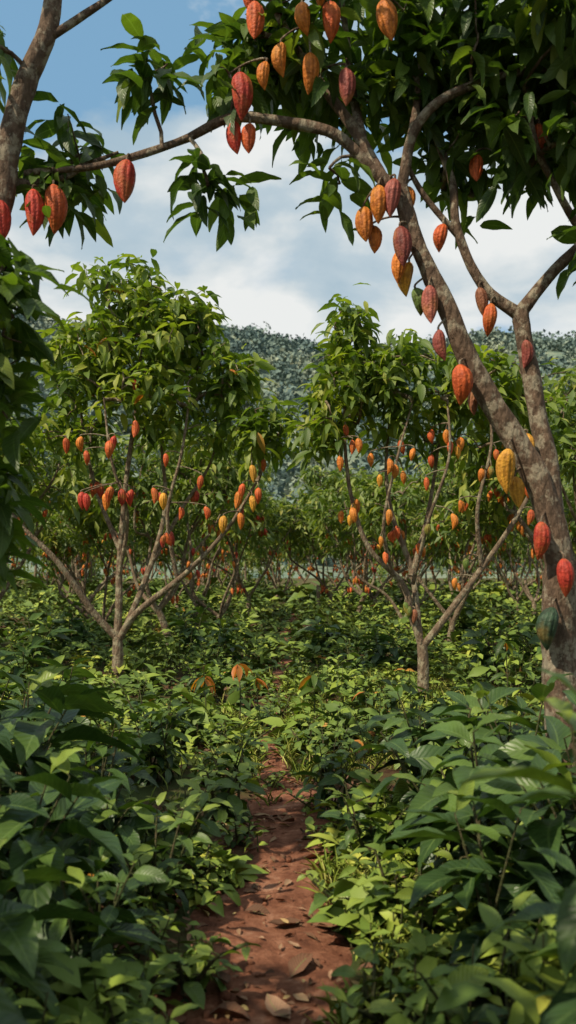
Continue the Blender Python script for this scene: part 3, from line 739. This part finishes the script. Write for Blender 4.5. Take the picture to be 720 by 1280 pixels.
# ------------------------------------------------------------------ hills
def hz(x, y):
    s = np.clip((y - 130) / 330, 0, 1); s = s * s * (3 - 2 * s)
    crest = 110 + 18 / (1 + math.exp((x + 65) / 25)) + 9 * mnoise.noise(Vector((x * .012, 0, 2)))
    h = crest * s
    h += 16 * mnoise.noise(Vector((x * .014, y * .014, 1))) * s + 5 * mnoise.noise(Vector((x * .05, y * .04, 6))) * s
    g = math.exp(-((x + 85) / 35) ** 2 - ((y - 190) / 40) ** 2) * 26
    if y > 465: h -= (y - 465) * .25
    return h + g - .5
hx = np.arange(-520, 521, 9.0); hy = np.arange(120, 600, 8.0)
V = np.array([(x, y, hz(x, y)) for y in hy for x in hx]); nx, ny = len(hx), len(hy)
ii, jj = np.meshgrid(np.arange(nx - 1), np.arange(ny - 1)); a = (jj * nx + ii).ravel()
m, nt, N, K = new_mat('hill_scrub_hazed')
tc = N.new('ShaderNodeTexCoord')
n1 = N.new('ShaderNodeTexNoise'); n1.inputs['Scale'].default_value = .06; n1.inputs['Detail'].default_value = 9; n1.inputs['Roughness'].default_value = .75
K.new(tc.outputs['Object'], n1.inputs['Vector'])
r1 = ramp(N, [(.38, (.10, .15, .13)), (.50, (.16, .21, .16)), (.60, (.24, .26, .19)), (.72, (.36, .26, .21))]); K.new(n1.outputs[0], r1.inputs[0])  # scrub and bare-earth tones, with distance haze painted in as paler, bluer colour
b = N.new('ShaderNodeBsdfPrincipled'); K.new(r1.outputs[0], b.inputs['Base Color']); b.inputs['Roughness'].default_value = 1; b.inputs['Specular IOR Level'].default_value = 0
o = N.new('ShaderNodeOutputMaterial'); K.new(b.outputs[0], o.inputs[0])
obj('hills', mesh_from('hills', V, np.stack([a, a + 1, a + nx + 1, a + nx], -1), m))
M_hleaf_hazed = leaf_mat('hill_forest_leaf_hazed', [(0, (.10, .15, .15)), (.5, (.16, .215, .185)), (1, (.29, .32, .23))], veins=False, tex=False, rough=.9, trans=0, spec=0)  # aerial haze is mixed into these leaf colours, there is no volume
hl = Leaves()
for i in range(8000):
    y = 150 + 325 * rng.uniform() ** .75; x = rng.uniform(-1, 1) * (y * .36 + 30)
    cn = mnoise.noise(Vector((x * .04, y * .03, 11)))
    if cn > .26 and rng.uniform() < .85: continue
    z = hz(x, y); R0 = rng.uniform(1.6, 3.6) * (1.6 if rng.uniform() < .12 else 1); n = 22
    tall = rng.uniform(.8, 1.5)
    v = nrm(rng.normal(0, 1, (n, 3))); v[:, 2] = (np.abs(v[:, 2]) * 1.1 - .15) * tall
    P = np.array([x, y, z + R0 * .8]) + v * R0 * rng.uniform(.75, 1.05, (n, 1))
    d = nrm(rng.normal(0, 1, (n, 3)))
    sh = np.clip(.35 + .8 * mnoise.noise(Vector((x * .05, y * .03, 3))) + rng.uniform(-.25, .35) + rng.uniform(-.1, .15, n), 0, 1)
    hl.add(P, d, rng.uniform(1.2, 2.6, n), .8, shade=sh, roll=1.0)
obj('hill_forest', hl.mesh('hill_forest', M_hleaf_hazed, 2))

# ------------------------------------------------------------------ light and sky
sd = nrm(np.array([-.52, -.42, .74]))
el = math.asin(sd[2]); az = math.atan2(sd[0], sd[1])
sun = bpy.data.lights.new('sun', 'SUN'); sun.energy = 5.0; sun.angle = math.radians(.6); sun.color = (1, .88, .66)
so = bpy.data.objects.new('sun', sun); scene.collection.objects.link(so)
so.rotation_euler = Vector(-sd).to_track_quat('-Z', 'Y').to_euler(); so.location = (-20, -10, 30)

w = bpy.data.worlds.new('World'); scene.world = w; w.use_nodes = True
N = w.node_tree.nodes; K = w.node_tree.links; N.clear()
sky = N.new('ShaderNodeTexSky'); sky.sky_type = 'NISHITA'; sky.sun_disc = False; sky.sun_elevation = el; sky.sun_rotation = az % (2 * math.pi)
sky.air_density = 1.2; sky.dust_density = 1.0
tc = N.new('ShaderNodeTexCoord')
mp = N.new('ShaderNodeMapping'); mp.inputs['Scale'].default_value = (1, 1, 1.7); mp.inputs['Location'].default_value = (.35, .2, .1)
K.new(tc.outputs['Generated'], mp.inputs[0])
n1 = N.new('ShaderNodeTexNoise'); n1.inputs['Scale'].default_value = 4.2; n1.inputs['Detail'].default_value = 8; n1.inputs['Roughness'].default_value = .5; n1.inputs['Distortion'].default_value = .1
K.new(mp.outputs[0], n1.inputs['Vector'])
dp = N.new('ShaderNodeVectorMath'); dp.operation = 'DOT_PRODUCT'; K.new(tc.outputs['Generated'], dp.inputs[0]); dp.inputs[1].default_value = (-.24, .79, .565)
bi = mathn(N, K, 'SUBTRACT', dp.outputs['Value'], .976); bi = mathn(N, K, 'MULTIPLY', bi, 8.0); bi = mathn(N, K, 'MAXIMUM', bi, -.10)
nn = mathn(N, K, 'SUBTRACT', n1.outputs[0], bi)
cr = ramp(N, [(.44, (0, 0, 0)), (.49, (.8, .8, .8)), (.56, (1, 1, 1))]); K.new(nn, cr.inputs[0])
# cumulus heads are bright, their undersides and the veil between them a pale grey-blue
off = N.new('ShaderNodeMapping'); off.inputs['Scale'].default_value = (1, 1, 1.9); off.inputs['Location'].default_value = (2.3, 1.1, .36); K.new(tc.outputs['Generated'], off.inputs[0])
n2 = N.new('ShaderNodeTexNoise'); n2.inputs['Scale'].default_value = 5.0; n2.inputs['Detail'].default_value = 8; n2.inputs['Roughness'].default_value = .5; n2.inputs['Distortion'].default_value = .15; K.new(off.outputs[0], n2.inputs['Vector'])
cc = ramp(N, [(.38, (4.3, 5.5, 6.3)), (.455, (5.2, 6.2, 6.8)), (.50, (6.6, 7.2, 7.4)), (.58, (8.6, 8.7, 8.5))]); K.new(n2.outputs[0], cc.inputs[0])
clear = mixc(N, K, .6, sky.outputs[0], (2.6, 5.2, 7.6))
cf = mathn(N, K, 'MULTIPLY', cr.outputs[0], .96)
col = mixc(N, K, cf, clear, cc.outputs[0])
bg = N.new('ShaderNodeBackground'); bg.inputs[1].default_value = .1; K.new(col, bg.inputs[0])
wo = N.new('ShaderNodeOutputWorld'); K.new(bg.outputs[0], wo.inputs[0])

# ------------------------------------------------------------------ camera
cam = bpy.data.cameras.new('camera'); co = bpy.data.objects.new('camera', cam); scene.collection.objects.link(co)
co.location = (0, 0, 1.7); co.rotation_euler = (math.radians(90), 0, 0)
cam.sensor_fit = 'VERTICAL'; cam.sensor_height = 36; cam.lens = 29.95; cam.shift_y = 70 / 1280
cam.clip_start = .05; cam.clip_end = 3000
cam.dof.use_dof = True; cam.dof.focus_distance = 8.0; cam.dof.aperture_fstop = 2.2
scene.camera = co
